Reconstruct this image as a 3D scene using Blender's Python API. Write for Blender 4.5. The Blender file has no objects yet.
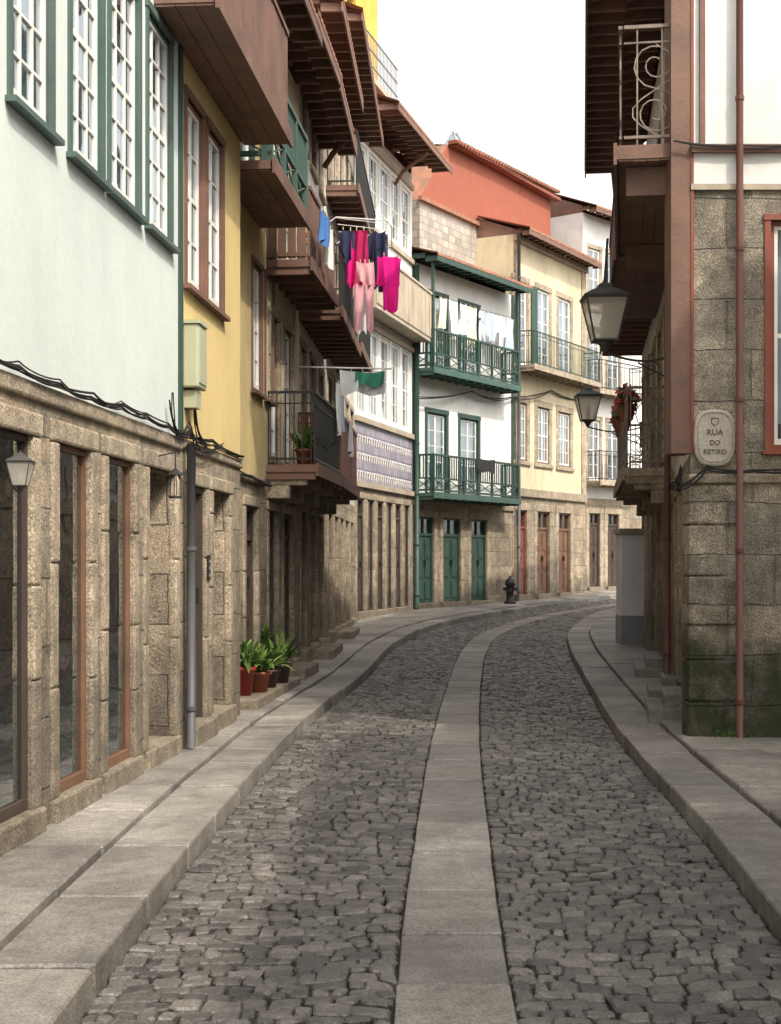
import bpy, math, random
from mathutils import Vector
random.seed(7)
R=random.random
def ru(a,b): return a+(b-a)*R()
scene=bpy.context.scene
EYE=1.65
# ------------------------------------------------------------------ materials
MATS={}
def mat(name,col,col2=None,nscale=1.5,rough=.8,bump=.15,bscale=35,brick=None,speck=0,streak=0,moss=0,metal=0,island=0,wave=None,spec=.35,base_dirt=0,sscale=(4,4,.45),patch=0):
    m=bpy.data.materials.new(name); m.use_nodes=True; nt=m.node_tree; N=nt.nodes; L=nt.links
    p=N['Principled BSDF']; p.inputs['Roughness'].default_value=rough; p.inputs['Metallic'].default_value=metal
    p.inputs['Specular IOR Level'].default_value=spec
    tc=N.new('ShaderNodeTexCoord'); obj=tc.outputs['Object']; uv=tc.outputs['UV']
    def noise(scale,detail=3,vec=None,rgh=.6):
        n=N.new('ShaderNodeTexNoise'); n.inputs['Scale'].default_value=scale; n.inputs['Detail'].default_value=detail; n.inputs['Roughness'].default_value=rgh
        L.new(vec or obj,n.inputs['Vector']); return n.outputs['Fac']
    def ramp(f,a,b,ca=(0,0,0,1),cb=(1,1,1,1)):
        r=N.new('ShaderNodeValToRGB'); r.color_ramp.elements[0].position=a; r.color_ramp.elements[1].position=b
        r.color_ramp.elements[0].color=ca; r.color_ramp.elements[1].color=cb; L.new(f,r.inputs[0]); return r.outputs[0]
    def mix(f,a,b,mode='MIX'):
        x=N.new('ShaderNodeMix'); x.data_type='RGBA'; x.blend_type=mode
        if isinstance(f,(int,float)): x.inputs[0].default_value=f
        else: L.new(f,x.inputs[0])
        for i,c in ((6,a),(7,b)):
            if isinstance(c,(tuple,list)): x.inputs[i].default_value=(*c[:3],1)
            else: L.new(c,x.inputs[i])
        return x.outputs[2]
    if col2 is None: col2=tuple(c*.72 for c in col)
    c=mix(ramp(noise(nscale,4),.32,.7),col,col2)
    h=noise(bscale,4,rgh=.7)
    if patch:
        c=mix(1.0,c,ramp(noise(.9,5,rgh=.7),.38,.66,(1-patch,)*3+(1,),(1+patch*.5,)*3+(1,)),'MULTIPLY')
    if island:
        g=N.new('ShaderNodeNewGeometry'); ri=g.outputs['Random Per Island']
        lo=1-island; hi=1+island*.9
        c=mix(1.0,c,ramp(ri,0,1,(lo,lo*.98,lo*.97,1),(hi,hi*.98,hi*.94,1)),'MULTIPLY')
    if brick:
        nz=N.new('ShaderNodeTexNoise'); nz.inputs['Scale'].default_value=1.7; nz.inputs['Detail'].default_value=3; L.new(uv,nz.inputs['Vector'])
        va=N.new('ShaderNodeVectorMath'); va.operation='MULTIPLY_ADD'; L.new(nz.outputs['Color'],va.inputs[0]); va.inputs[1].default_value=(.10,.07,0); L.new(uv,va.inputs[2])
        b=N.new('ShaderNodeTexBrick'); L.new(va.outputs[0],b.inputs['Vector'])
        b.offset=.37; b.squash=1.35; b.squash_frequency=3
        b.inputs['Scale'].default_value=1; b.inputs['Brick Width'].default_value=brick[0]; b.inputs['Row Height'].default_value=brick[1]
        b.inputs['Mortar Size'].default_value=brick[2]; b.inputs['Mortar Smooth'].default_value=.6; b.inputs['Bias'].default_value=0
        b.inputs['Color1'].default_value=(.74,.74,.73,1); b.inputs['Color2'].default_value=(1.18,1.14,1.08,1); b.inputs['Mortar'].default_value=(brick[3],)*3+(1,)
        c=mix(1.0,c,b.outputs['Color'],'MULTIPLY')
        mm=N.new('ShaderNodeMath'); mm.operation='MULTIPLY_ADD'; L.new(b.outputs['Fac'],mm.inputs[0]); mm.inputs[1].default_value=-1.2; L.new(h,mm.inputs[2]); h=mm.outputs[0]
    if speck:
        c=mix(1.0,c,ramp(noise(75,2,rgh=.8),.36,.64,(1-speck*1.5,)*3+(1,),(1+speck*1.4,)*3+(1,)),'MULTIPLY')
        c=mix(1.0,c,ramp(noise(8,4,rgh=.75),.3,.7,(1-speck*1.2,)*3+(1,),(1+speck*.8,)*3+(1,)),'MULTIPLY')
    if streak:
        mp=N.new('ShaderNodeMapping'); mp.inputs['Scale'].default_value=sscale; L.new(obj,mp.inputs[0])
        f=ramp(noise(1.6,5,mp.outputs[0],.65),.45,.8,(0,0,0,1),(streak,)*3+(1,))
        c=mix(f,c,(.12,.105,.085))
    if base_dirt or moss:
        sx=N.new('ShaderNodeSeparateXYZ'); L.new(obj,sx.inputs[0])
        md=N.new('ShaderNodeMath'); md.operation='MULTIPLY_ADD'; L.new(noise(2.2,4),md.inputs[0]); md.inputs[1].default_value=-1.6; L.new(sx.outputs[2],md.inputs[2])
        if base_dirt:
            f=ramp(md.outputs[0],-.6,.5,(base_dirt,)*3+(1,),(0,0,0,1)); c=mix(f,c,(.05,.045,.035))
        if moss:
            f=ramp(md.outputs[0],-.35,.45,(moss,)*3+(1,),(0,0,0,1)); f2=ramp(noise(3.5,5,rgh=.75),.36,.56)
            c=mix(mix(1.0,f,f2,'MULTIPLY'),c,(.032,.040,.014))
    if wave:
        w=N.new('ShaderNodeTexWave'); w.bands_direction=wave[0]; w.inputs['Scale'].default_value=wave[1]; w.inputs['Distortion'].default_value=wave[3] if len(wave)>3 else .6
        L.new(uv,w.inputs['Vector']); c=mix(wave[2],c,ramp(w.outputs['Fac'],0,.25,(.25,.25,.25,1),(1,1,1,1)),'MULTIPLY')
    L.new(c,p.inputs['Base Color'])
    bp=N.new('ShaderNodeBump'); bp.inputs['Strength'].default_value=bump; bp.inputs['Distance'].default_value=.02
    L.new(h,bp.inputs['Height']); L.new(bp.outputs[0],p.inputs['Normal'])
    MATS[name]=m; return m
PS=(1.3,1.3,.7)
mat('mint_plaster',(.60,.655,.62),(.54,.59,.56),nscale=.6,rough=.9,bump=.2,bscale=14,streak=.12,sscale=PS)
mat('white_plaster',(.74,.74,.71),(.64,.64,.60),nscale=.7,rough=.9,bump=.2,bscale=14,streak=.2,sscale=PS)
mat('old_white_plaster',(.68,.65,.58),(.5,.46,.39),nscale=1.1,rough=.9,streak=.4,sscale=(2,2,.7))
mat('yellow_plaster',(.66,.51,.225),(.56,.43,.20),nscale=.7,rough=.9,bump=.2,bscale=14,streak=.2,sscale=PS)
mat('ochre_plaster',(.58,.46,.22),(.42,.34,.18),nscale=.8,rough=.9,streak=.35,sscale=PS)
mat('cream_plaster',(.64,.55,.37),(.5,.43,.30),nscale=.7,rough=.9,streak=.35,sscale=(2,2,.7))
mat('bright_yellow',(.68,.47,.10),rough=.8)
mat('granite_blocks',(.44,.37,.28),(.28,.235,.175),nscale=2.2,rough=.88,bump=.8,bscale=42,brick=(.62,.40,.010,.6),speck=.33,streak=.35,base_dirt=.5,patch=.2)
mat('granite_mossy',(.43,.38,.30),(.25,.22,.175),nscale=2.4,rough=.9,bump=1.0,bscale=34,brick=(.58,.44,.012,.8),speck=.4,streak=.55,moss=.95,base_dirt=.6,patch=.3)
mat('granite',(.46,.39,.295),(.30,.25,.185),nscale=3,rough=.85,bump=.7,bscale=45,speck=.33,streak=.35,base_dirt=.45,island=.15,patch=.15)
mat('slab_granite',(.30,.285,.262),(.20,.188,.17),nscale=1.4,rough=.58,bump=.35,bscale=55,speck=.24,island=.26,spec=.5,patch=.3)
mat('cobble',(.150,.141,.131),(.088,.083,.078),nscale=6,rough=.46,bump=.6,bscale=36,speck=.28,island=.48,spec=.55,patch=.25)
mat('soil',(.04,.037,.03),(.03,.03,.022),rough=1,bump=.5)
mat('brown_wood',(.22,.12,.085),(.125,.072,.055),nscale=2,rough=.7,bump=.3,streak=.4,bscale=20)
mat('boards',(.20,.10,.065),(.12,.065,.045),nscale=2,rough=.7,wave=('X',1.2,.75,.3),streak=.3)
mat('dark_wood',(.07,.05,.04),rough=.6)
mat('red_wood',(.26,.075,.045),(.18,.05,.03),rough=.55,streak=.3)
mat('door_brown',(.20,.105,.06),(.12,.065,.04),nscale=3,rough=.5,streak=.2)
mat('green_paint',(.028,.070,.054),(.02,.05,.04),nscale=3,rough=.5,streak=.3)
mat('sage_paint',(.085,.135,.118),(.06,.10,.088),nscale=3,rough=.5,streak=.25)
mat('pale_green_paint',(.055,.115,.092),(.04,.085,.068),rough=.55,streak=.35)
mat('white_paint',(.76,.75,.70),(.62,.61,.56),nscale=3,rough=.45,bump=.05)
mat('grey_paint',(.25,.26,.26),rough=.5)
mat('iron',(.025,.025,.025),rough=.5,bump=.1)
mat('lamp_metal',(.075,.07,.062),rough=.45,bump=.1)
mat('pale_iron',(.27,.22,.18),(.13,.10,.08),nscale=6,rough=.6)
mat('pipe_grey',(.10,.10,.105),rough=.5)
mat('pipe_brown',(.15,.065,.048),rough=.6,streak=.3)
mat('cable',(.02,.018,.016),rough=.7)
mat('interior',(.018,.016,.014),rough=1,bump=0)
mat('interior_warm',(.10,.075,.05),(.03,.025,.02),nscale=1.2,rough=1,bump=0)
mat('curtain',(.70,.69,.65),(.5,.49,.45),rough=1,wave=('X',3.2,.35,1.5))
mat('roof_tile',(.36,.16,.095),(.19,.11,.075),nscale=3,rough=.85,bump=.4,streak=.4)
mat('red_render',(.36,.105,.065),(.26,.085,.055),nscale=.9,rough=.9,streak=.45,patch=.2)
mat('shingle',(.42,.38,.34),(.32,.29,.26),nscale=3,rough=.8,brick=(.3,.2,.015,.55),streak=.3)
mat('tile_band',(.40,.37,.44),(.26,.24,.32),nscale=8,rough=.4,brick=(.22,.2,.02,.5))
mat('beige_panel',(.46,.39,.30),(.36,.30,.22),rough=.7,streak=.4)
mat('utility_box',(.42,.43,.29),(.35,.36,.25),rough=.5,bump=.05,streak=.15)
mat('sign_stone',(.50,.45,.37),(.38,.34,.28),rough=.7,speck=.15)
mat('letter',(.12,.10,.085),rough=.8)
mat('terracotta',(.30,.085,.05),rough=.7,streak=.3); mat('red_glaze',(.30,.03,.025),rough=.3,streak=.3); mat('dark_pot',(.07,.04,.03),rough=.45)
mat('leaf',(.05,.12,.02),(.09,.16,.035),nscale=8,rough=.45,island=.4,bump=.05)
mat('leaf_pale',(.18,.23,.06),(.10,.17,.04),nscale=10,rough=.5,island=.3)
mat('petal_pink',(.75,.04,.22),rough=.6,island=.3); mat('petal_red',(.6,.03,.03),rough=.6,island=.3)
for n,c in dict(c_magenta=(.78,.01,.26),c_pink=(.78,.40,.44),c_navy=(.03,.035,.09),c_blue=(.08,.22,.55),c_white=(.78,.78,.77),c_crimson=(.50,.02,.12),c_green=(.06,.28,.18),c_paleyellow=(.72,.68,.48),c_greyblue=(.40,.48,.56),c_dark=(.03,.03,.035),c_violet=(.3,.12,.4)).items():
    mat(n,c,tuple(x*.8 for x in c),nscale=4,rough=.95,bump=.1,bscale=120)
def glassmat(name,refl,tint,ro=.03):
    m=bpy.data.materials.new(name); m.use_nodes=True; nt=m.node_tree; N=nt.nodes; L=nt.links; N.clear()
    o=N.new('ShaderNodeOutputMaterial'); mx=N.new('ShaderNodeMixShader'); t=N.new('ShaderNodeBsdfTransparent'); g=N.new('ShaderNodeBsdfGlossy')
    t.inputs[0].default_value=(*tint,1); g.inputs['Roughness'].default_value=ro; g.inputs['Color'].default_value=(.9,.95,1,1)
    fr=N.new('ShaderNodeLayerWeight'); fr.inputs[0].default_value=.35
    mr=N.new('ShaderNodeMapRange'); L.new(fr.outputs['Facing'],mr.inputs[0]); mr.inputs[3].default_value=refl; mr.inputs[4].default_value=min(1,refl+.5)
    L.new(mr.outputs[0],mx.inputs[0]); L.new(t.outputs[0],mx.inputs[1]); L.new(g.outputs[0],mx.inputs[2]); L.new(mx.outputs[0],o.inputs[0])
    tc=N.new('ShaderNodeTexCoord'); n=N.new('ShaderNodeTexNoise'); n.inputs['Scale'].default_value=2.5; L.new(tc.outputs['Object'],n.inputs[0])
    b=N.new('ShaderNodeBump'); b.inputs['Strength'].default_value=.12; b.inputs['Distance'].default_value=.03; L.new(n.outputs[0],b.inputs['Height']); L.new(b.outputs[0],g.inputs['Normal'])
    MATS[name]=m
glassmat('glass',.18,(.62,.72,.80)); glassmat('shop_glass',.16,(.55,.58,.6))
m=bpy.data.materials.new('lamp_glass'); m.use_nodes=True; nt=m.node_tree; N=nt.nodes; N.clear(); Lk_=nt.links
o=N.new('ShaderNodeOutputMaterial'); a1=N.new('ShaderNodeMixShader'); a2=N.new('ShaderNodeMixShader'); tr=N.new('ShaderNodeBsdfTransparent'); tl=N.new('ShaderNodeBsdfTranslucent'); df=N.new('ShaderNodeBsdfDiffuse')
tl.inputs[0].default_value=(.92,.87,.75,1); df.inputs[0].default_value=(.85,.81,.70,1); a1.inputs[0].default_value=.45; a2.inputs[0].default_value=.35
Lk_.new(tl.outputs[0],a1.inputs[1]); Lk_.new(df.outputs[0],a1.inputs[2]); Lk_.new(a1.outputs[0],a2.inputs[1]); Lk_.new(tr.outputs[0],a2.inputs[2]); Lk_.new(a2.outputs[0],o.inputs[0]); MATS['lamp_glass']=m

# ------------------------------------------------------------------ builder
def link(o): scene.collection.objects.link(o)
class B:
    def __init__(s,name,loc=(0,0,0)):
        s.name=name; s.g={}; s.loc=loc; s.o=Vector((0,0)); s.d=Vector((1,0)); s.n=Vector((0,-1)); s.L=1; s.extra=[]
    def fr(s,p0,p1):
        s.o=Vector(p0); v=Vector(p1)-s.o; s.L=v.length; s.d=v/s.L; s.n=Vector((s.d.y,-s.d.x)); return s
    def P(s,u,v,z):
        q=s.o+s.d*u+s.n*v; return (q.x,q.y,z)
    def uat(s,px,v=0):
        k=(px-390.5)/1500; o=s.o+s.n*v; return (k*o.y-o.x)/(s.d.x-k*s.d.y)
    def buf(s,key): return s.g.setdefault(key,([],[],[]))
    def face(s,key,pts,uvs=None):
        V,F,U=s.buf(key); i=len(V); V.extend(pts); F.append(tuple(range(i,i+len(pts)))); U.extend(uvs or [(p[0]+p[1],p[2]) for p in pts])
    def quad(s,key,pts):
        us=[p[0] for p in pts]; vs=[p[1] for p in pts]; zs=[p[2] for p in pts]
        du,dv,dz=max(us)-min(us),max(vs)-min(vs),max(zs)-min(zs)
        if dz<=min(du,dv): uv=[(p[0],p[1]) for p in pts]
        elif dv<=du: uv=[(p[0],p[2]) for p in pts]
        else: uv=[(p[1],p[2]) for p in pts]
        s.face(key,[s.P(*p) for p in pts],uv)
    def box(s,key,u0,u1,v0,v1,z0,z1):
        V,F,U=s.buf(key); i=len(V)
        V.extend([s.P(u,v,z) for z in (z0,z1) for v in (v0,v1) for u in (u0,u1)])
        for f,ax in (((0,1,3,2),'uv'),((4,6,7,5),'uv'),((0,4,5,1),'uz'),((2,3,7,6),'uz'),((0,2,6,4),'vz'),((1,5,7,3),'vz')):
            F.append(tuple(i+k for k in f))
            for k in f:
                u=(u0,u1)[k&1]; v=(v0,v1)[(k>>1)&1]; z=(z0,z1)[(k>>2)&1]
                U.append({'uv':(u,v),'uz':(u,z),'vz':(v,z)}[ax])
    def tube(s,key,pts,r,seg=6,local=True,r2=None):
        if local: pts=[s.P(*p) for p in pts]
        pts=[Vector(p) for p in pts]; V,F,U=s.buf(key); base=len(V); n=len(pts)
        for i,p in enumerate(pts):
            t=(pts[min(i+1,n-1)]-pts[max(i-1,0)]); t=t.normalized() if t.length>1e-9 else Vector((0,0,1))
            a=Vector((0,0,1)) if abs(t.z)<.9 else Vector((1,0,0))
            x=t.cross(a).normalized(); y=t.cross(x)
            rr=r if r2 is None else r+(r2-r)*i/(n-1)
            for k in range(seg):
                an=2*math.pi*(k+.5)/seg; V.append(tuple(p+x*(rr*math.cos(an))+y*(rr*math.sin(an))))
        for i in range(n-1):
            for k in range(seg):
                k2=(k+1)%seg; F.append((base+i*seg+k,base+i*seg+k2,base+(i+1)*seg+k2,base+(i+1)*seg+k)); U.extend([(0,0)]*4)
        F.append(tuple(base+k for k in range(seg))); U.extend([(0,0)]*seg)
        F.append(tuple(base+(n-1)*seg+k for k in reversed(range(seg)))); U.extend([(0,0)]*seg)
    def lathe(s,key,c,prof,seg=16):
        V,F,U=s.buf(key); b=len(V)
        for r,z in prof:
            for k in range(seg):
                a=2*math.pi*k/seg; V.append((c[0]+r*math.cos(a),c[1]+r*math.sin(a),c[2]+z))
        for i in range(len(prof)-1):
            for k in range(seg):
                k2=(k+1)%seg; F.append((b+i*seg+k,b+i*seg+k2,b+(i+1)*seg+k2,b+(i+1)*seg+k)); U.extend([(0,0)]*4)
        F.append(tuple(b+k for k in reversed(range(seg)))); U.extend([(0,0)]*seg)
        F.append(tuple(b+(len(prof)-1)*seg+k for k in range(seg))); U.extend([(0,0)]*seg)
    def done(s,smooth=(),bevel=()):
        loc=s.loc
        single=len(s.g)==1 and not s.extra
        if not single:
            e=bpy.data.objects.new(s.name,None); e.location=loc; e.empty_display_size=.3; link(e)
        for key,(V,F,U) in s.g.items():
            part,m=key.split('|'); nm=s.name if single else part
            me=bpy.data.meshes.new(nm); me.from_pydata(V,[],F)
            ul=me.uv_layers.new(name='UVMap'); flat=[c for p in U for c in p]; ul.data.foreach_set('uv',flat)
            me.materials.append(MATS[m]); ob=bpy.data.objects.new(nm,me); link(ob)
            if part in smooth: me.polygons.foreach_set('use_smooth',[True]*len(me.polygons))
            if part in bevel or part.startswith('stone'):
                bv=ob.modifiers.new('bevel','BEVEL'); bv.width=.016; bv.segments=2; bv.limit_method='ANGLE'
            me.update()
            if not single:
                ob.parent=e; ob.location=tuple(-c for c in loc)
        for ob in s.extra:
            ob.parent=e; ob.location=tuple(a-b for a,b in zip(ob.location,loc))
# ------------------------------------------------------------------ ground profile & street curves
GT=[(-60,0),(12,0),(20,.03),(25,.1),(30,.19),(35,.28),(40,.34),(45,.42),(50,.6),(58,.9),(70,1.1),(400,1.1)]
def g(y):
    for (a,za),(b,zb) in zip(GT,GT[1:]):
        if y<=b:
            t=max(0,(y-a)/(b-a)); return za+(zb-za)*t
    return GT[-1][1]
Lk=[(-1.15,-6),(-1.14,0),(-1.13,5.4),(-1.08,9),(-.87,14.4),(-.35,20.7),(.1,26.9),(1.1,32.8),(3.45,40),(7.3,48),(13,56)]
Rk=[(1.5,-6),(1.55,0),(1.65,5.4),(1.87,9),(2.12,14),(2.6,20),(3.1,26),(3.75,31),(5.6,39),(9,46.2),(15,54)]
Ck=[(.1,-6),(.15,0),(.235,5.4),(.37,9),(.62,14.2),(1.0,20.2),(1.5,26.5),(2.3,31.8),(4.5,39.5),(8.1,47.2),(14,55)]
Lw=[(-3.5,-6),(-3.1,0),(-2.6,5.4),(-2.3,9),(-2.0,14.4),(-1.6,20.7),(-1.3,26.9),(-1.2,33.5),(2.0,43.2),(6,51),(11.5,59)]
Rw=[(2.9,-6),(2.9,0),(2.9,5.4),(2.95,9),(3.1,14),(3.8,20),(4.5,26),(5.2,31),(7.2,38),(10.9,45),(16,52)]
def cr(P):
    P=[Vector(p) for p in P]; P=[P[0]*2-P[1]]+P+[P[-1]*2-P[-2]]
    def f(t):
        t=max(0,min(len(P)-3-1e-6,t)); i=int(t); x=t-i; a,b,c,d=P[i:i+4]
        return .5*((2*b)+(c-a)*x+(2*a-5*b+4*c-d)*x*x+(3*b-a-3*c+d)*x**3)
    return f
fL,fR,fC,fLw,fRw=map(cr,(Lk,Rk,Ck,Lw,Rw))
tab=[]; acc=0; pv=fC(0)
for i in range(1001):
    q=fC(i/100); acc+=(q-pv).length; pv=q; tab.append(acc)
TOT=acc
import bisect
def T(dist):
    i=bisect.bisect_left(tab,dist); i=max(1,min(1000,i)); a,b=tab[i-1],tab[i]
    return (i-1+(dist-a)/max(1e-9,b-a))/100
def stone(V,F,cs,zo,depth,cut,inset,drop,tilt=0,wob=0):
    c=sum(cs,Vector((0,0)))/4
    oct=[]
    for i in range(4):
        p=cs[i]; a=cs[i-1]; b=cs[(i+1)%4]
        la=(a-p).length; lb=(b-p).length
        k=cut*ru(.3,1.6)
        oct.append(p+(a-p)*min(.45,k/max(la,1e-6))); oct.append(p+(b-p)*min(.45,k/max(lb,1e-6)))
    if wob: oct=[p+Vector((ru(-wob,wob),ru(-wob,wob))) for p in oct]
    i0=len(V); tx,ty=ru(-tilt,tilt),ru(-tilt,tilt)
    def z(p): return g(p.y)+zo+(p.x-c.x)*tx+(p.y-c.y)*ty
    for p in oct: V.append((p.x,p.y,z(p)-depth))
    for p in oct: V.append((p.x,p.y,z(p)-drop))
    for p in oct:
        q=p+(c-p).normalized()*inset; V.append((q.x,q.y,z(q)+(ru(-.002,.002) if wob else 0)))
    for r in (0,8):
        for k in range(8):
            k2=(k+1)%8; F.append((i0+r+k,i0+r+k2,i0+r+8+k2,i0+r+8+k))
    F.append(tuple(i0+16+k for k in range(8)))
def meshobj(name,V,F,m,smooth=False):
    me=bpy.data.meshes.new(name); me.from_pydata(V,[],F); me.materials.append(MATS[m])
    if smooth: me.polygons.foreach_set('use_smooth',[True]*len(F))
    ob=bpy.data.objects.new(name,me); link(ob); return ob
V=[];F=[]; ys=[-200,-60,-20,-6,0,6]+[12+2*i for i in range(30)]+[90,150,400]; xs=[-200,-60,-20,-6,-3,0,3,6,9,12,16,24,60,200]
for y in ys:
    for x in xs: V.append((x,y,g(y)-.03))
n=len(xs)
for j in range(len(ys)-1):
    for i in range(n-1): F.append((j*n+i,j*n+i+1,(j+1)*n+i+1,(j+1)*n+i))
meshobj('ground',V,F,'soil')
V=[];F=[]; SW=.225
for side in (0,1):
    d=0.1; K=fL if side==0 else fR
    while d<TOT-.3:
        dep=ru(.08,.13)
        A0=fC(T(d)); E0=K(T(d)); w=(E0-A0).length
        x=(SW+.004)/w; end=1-.004/w
        while x<end-.01:
            st=ru(.06,.155)/w
            if x+st*1.5>end: st=end-x
            gp=.003/w
            def pt(fr,which):
                bow=.035*math.sin(fr*w*3.5+d*1.1+side*2)+.022*math.sin(fr*w*9+d*.9)
                dd=d+(dep-.005 if which else .0)+bow
                t=T(max(0,dd)); a=fC(t); b=K(t); return a+(b-a)*fr+Vector((ru(-.009,.009),ru(-.012,.012)))
            cs=[pt(x+gp,0),pt(x+st-gp,0),pt(x+st-gp,1),pt(x+gp,1)]
            if side==0: cs=cs[::-1]
            stone(V,F,cs,ru(-.007,.006),.04,.015,.010,.008,tilt=.08,wob=.005)
            x+=st
        d+=dep
meshobj('cobblestone_road',V,F,'cobble',False)
V=[];F=[]
d=0
while d<TOT-.5:
    l=ru(.75,1.25)
    def off(dd,o):
        t=T(dd); a=fC(t); r=(fR(t)-fL(t)).normalized(); return a+r*o
    stone(V,F,[off(d,-SW+ru(0,.008)),off(d,SW-ru(0,.008)),off(d+l-.014,SW-ru(0,.008)),off(d+l-.014,-SW+ru(0,.008))],.003+ru(-.003,.004),.05,.012,.012,.009,tilt=.008)
    d+=l
meshobj('paved_centre_strip',V,F,'slab_granite')
def strip(name,K,W,zo):
    V=[];F=[]
    bounds=[(0,.42,zo),(.432,None,zo+.03)]
    for bi,(a,b,z) in enumerate(bounds):
        d=ru(0,.5)
        while d<TOT-.5:
            l=ru(.7,1.3); t0,t1=T(d),T(d+l-.014)
            k0,k1,w0,w1=K(t0),K(t1),W(t0),W(t1)
            e0,e1=(w0-k0),(w1-k1); n0,n1=e0.length,e1.length; e0/=n0; e1/=n1
            segs=[(a,b)] if b else None
            if not b:
                m=max(1,round((min(n0,n1)-a)/.75)); segs=[(i/m,(i+1)/m) for i in range(m)]
                segs=[(('f',s0),('f',s1)) for s0,s1 in segs]
            for s0,s1 in segs:
                if b: j=ru(0,.008); o=[(s0+j,s0+j),(s1,s1)]
                else: o=[(a+(n0-a)*s0[1]+.006,a+(n1-a)*s0[1]+.006),(a+(n0-a)*s1[1]-.005,a+(n1-a)*s1[1]-.005)]
                stone(V,F,[k0+e0*o[0][0],k0+e0*o[1][0],k1+e1*o[1][1],k1+e1*o[0][1]],z+ru(-.005,.005),.2,.014,.014,.011,tilt=.008)
            d+=l
    meshobj(name,V,F,'slab_granite')
strip('pavement',fL,fLw,.11); strip('pavement',fR,fRw,.11)
V=[];F=[]; y=-6
while y<13.6:
    dy=ru(.5,.7); x=2.9+ru(-.02,0)
    while x<9:
        dx=ru(.8,1.4)
        stone(V,F,[Vector((x+.006,y)),Vector((x+dx-.006,y)),Vector((x+dx-.006,y+dy-.012)),Vector((x+.006,y+dy-.012))],.137+ru(-.004,.004),.15,.01,.012,.009,tilt=.005); x+=dx
    y+=dy
meshobj('pavement',V,F,'slab_granite')
# ------------------------------------------------------------------ building parts
def band(b,z0,z1,m,ops=(),u0=0,u1=None,v=0,depth=.45,part='wall',back='interior'):
    if u1 is None: u1=b.L
    ops=[(max(u0+.02,o[0]),min(u1-.02,o[1]),max(z0+.01,o[2]),min(z1-.01,o[3])) for o in ops]
    us=sorted(set([u0,u1]+[o[0] for o in ops]+[o[1] for o in ops])); zs=sorted(set([z0,z1]+[o[2] for o in ops]+[o[3] for o in ops]))
    k=part+'|'+m
    for a,c in zip(us,us[1:]):
        for e,f in zip(zs,zs[1:]):
            mu,mz=(a+c)/2,(e+f)/2
            if any(o[0]<mu<o[1] and o[2]<mz<o[3] for o in ops): continue
            b.quad(k,[(a,v,e),(c,v,e),(c,v,f),(a,v,f)])
    for o in ops:
        a,c,e,f=o; w=v-depth
        b.quad(k,[(a,v,e),(a,w,e),(a,w,f),(a,v,f)]); b.quad(k,[(c,v,e),(c,w,e),(c,w,f),(c,v,f)])
        b.quad(k,[(a,v,f),(c,v,f),(c,w,f),(a,w,f)]); b.quad(k,[(a,v,e),(c,v,e),(c,w,e),(a,w,e)])
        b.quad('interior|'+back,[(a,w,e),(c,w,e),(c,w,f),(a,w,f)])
def body(b,z0,z1,m,depth=7,v=0):
    k='wall_sides|'+m
    for u in (.003,b.L-.003): b.quad(k,[(u,v-.003,z0),(u,v-depth,z0),(u,v-depth,z1),(u,v-.003,z1)])
    b.quad(k,[(0,v-depth,z0),(b.L,v-depth,z0),(b.L,v-depth,z1),(0,v-depth,z1)])
    b.quad(k,[(.003,v-.003,z1-.01),(b.L-.003,v-.003,z1-.01),(b.L-.003,v-depth,z1-.01),(.003,v-depth,z1-.01)])
def surround(b,r,m,w=.14,out=.018,sill=True,part='stone_trim'):
    a,c,e,f=r; k=part+'|'+m
    if m=='granite' and f-e>1.4:
        z=e
        while z<f-.01:
            h=min(ru(.45,.8),f-z)
            if f-(z+h)<.2: h=f-z
            for x0,x1 in ((a-w,a+.004),(c-.004,c+w)): b.box(k,x0,x1,-.05,out+ru(-.004,.006),z,z+h-.004)
            z+=h
    else:
        b.box(k,a-w,a+.004,-.05,out,e,f); b.box(k,c-.004,c+w,-.05,out,e,f)
    b.box(k,a-w-.01,c+w+.01,-.05,out+.008,f,f+w)
    if sill: b.box(k,a-w-.03,c+w+.03,-.05,out+.045,e-w*.6,e)
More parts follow.
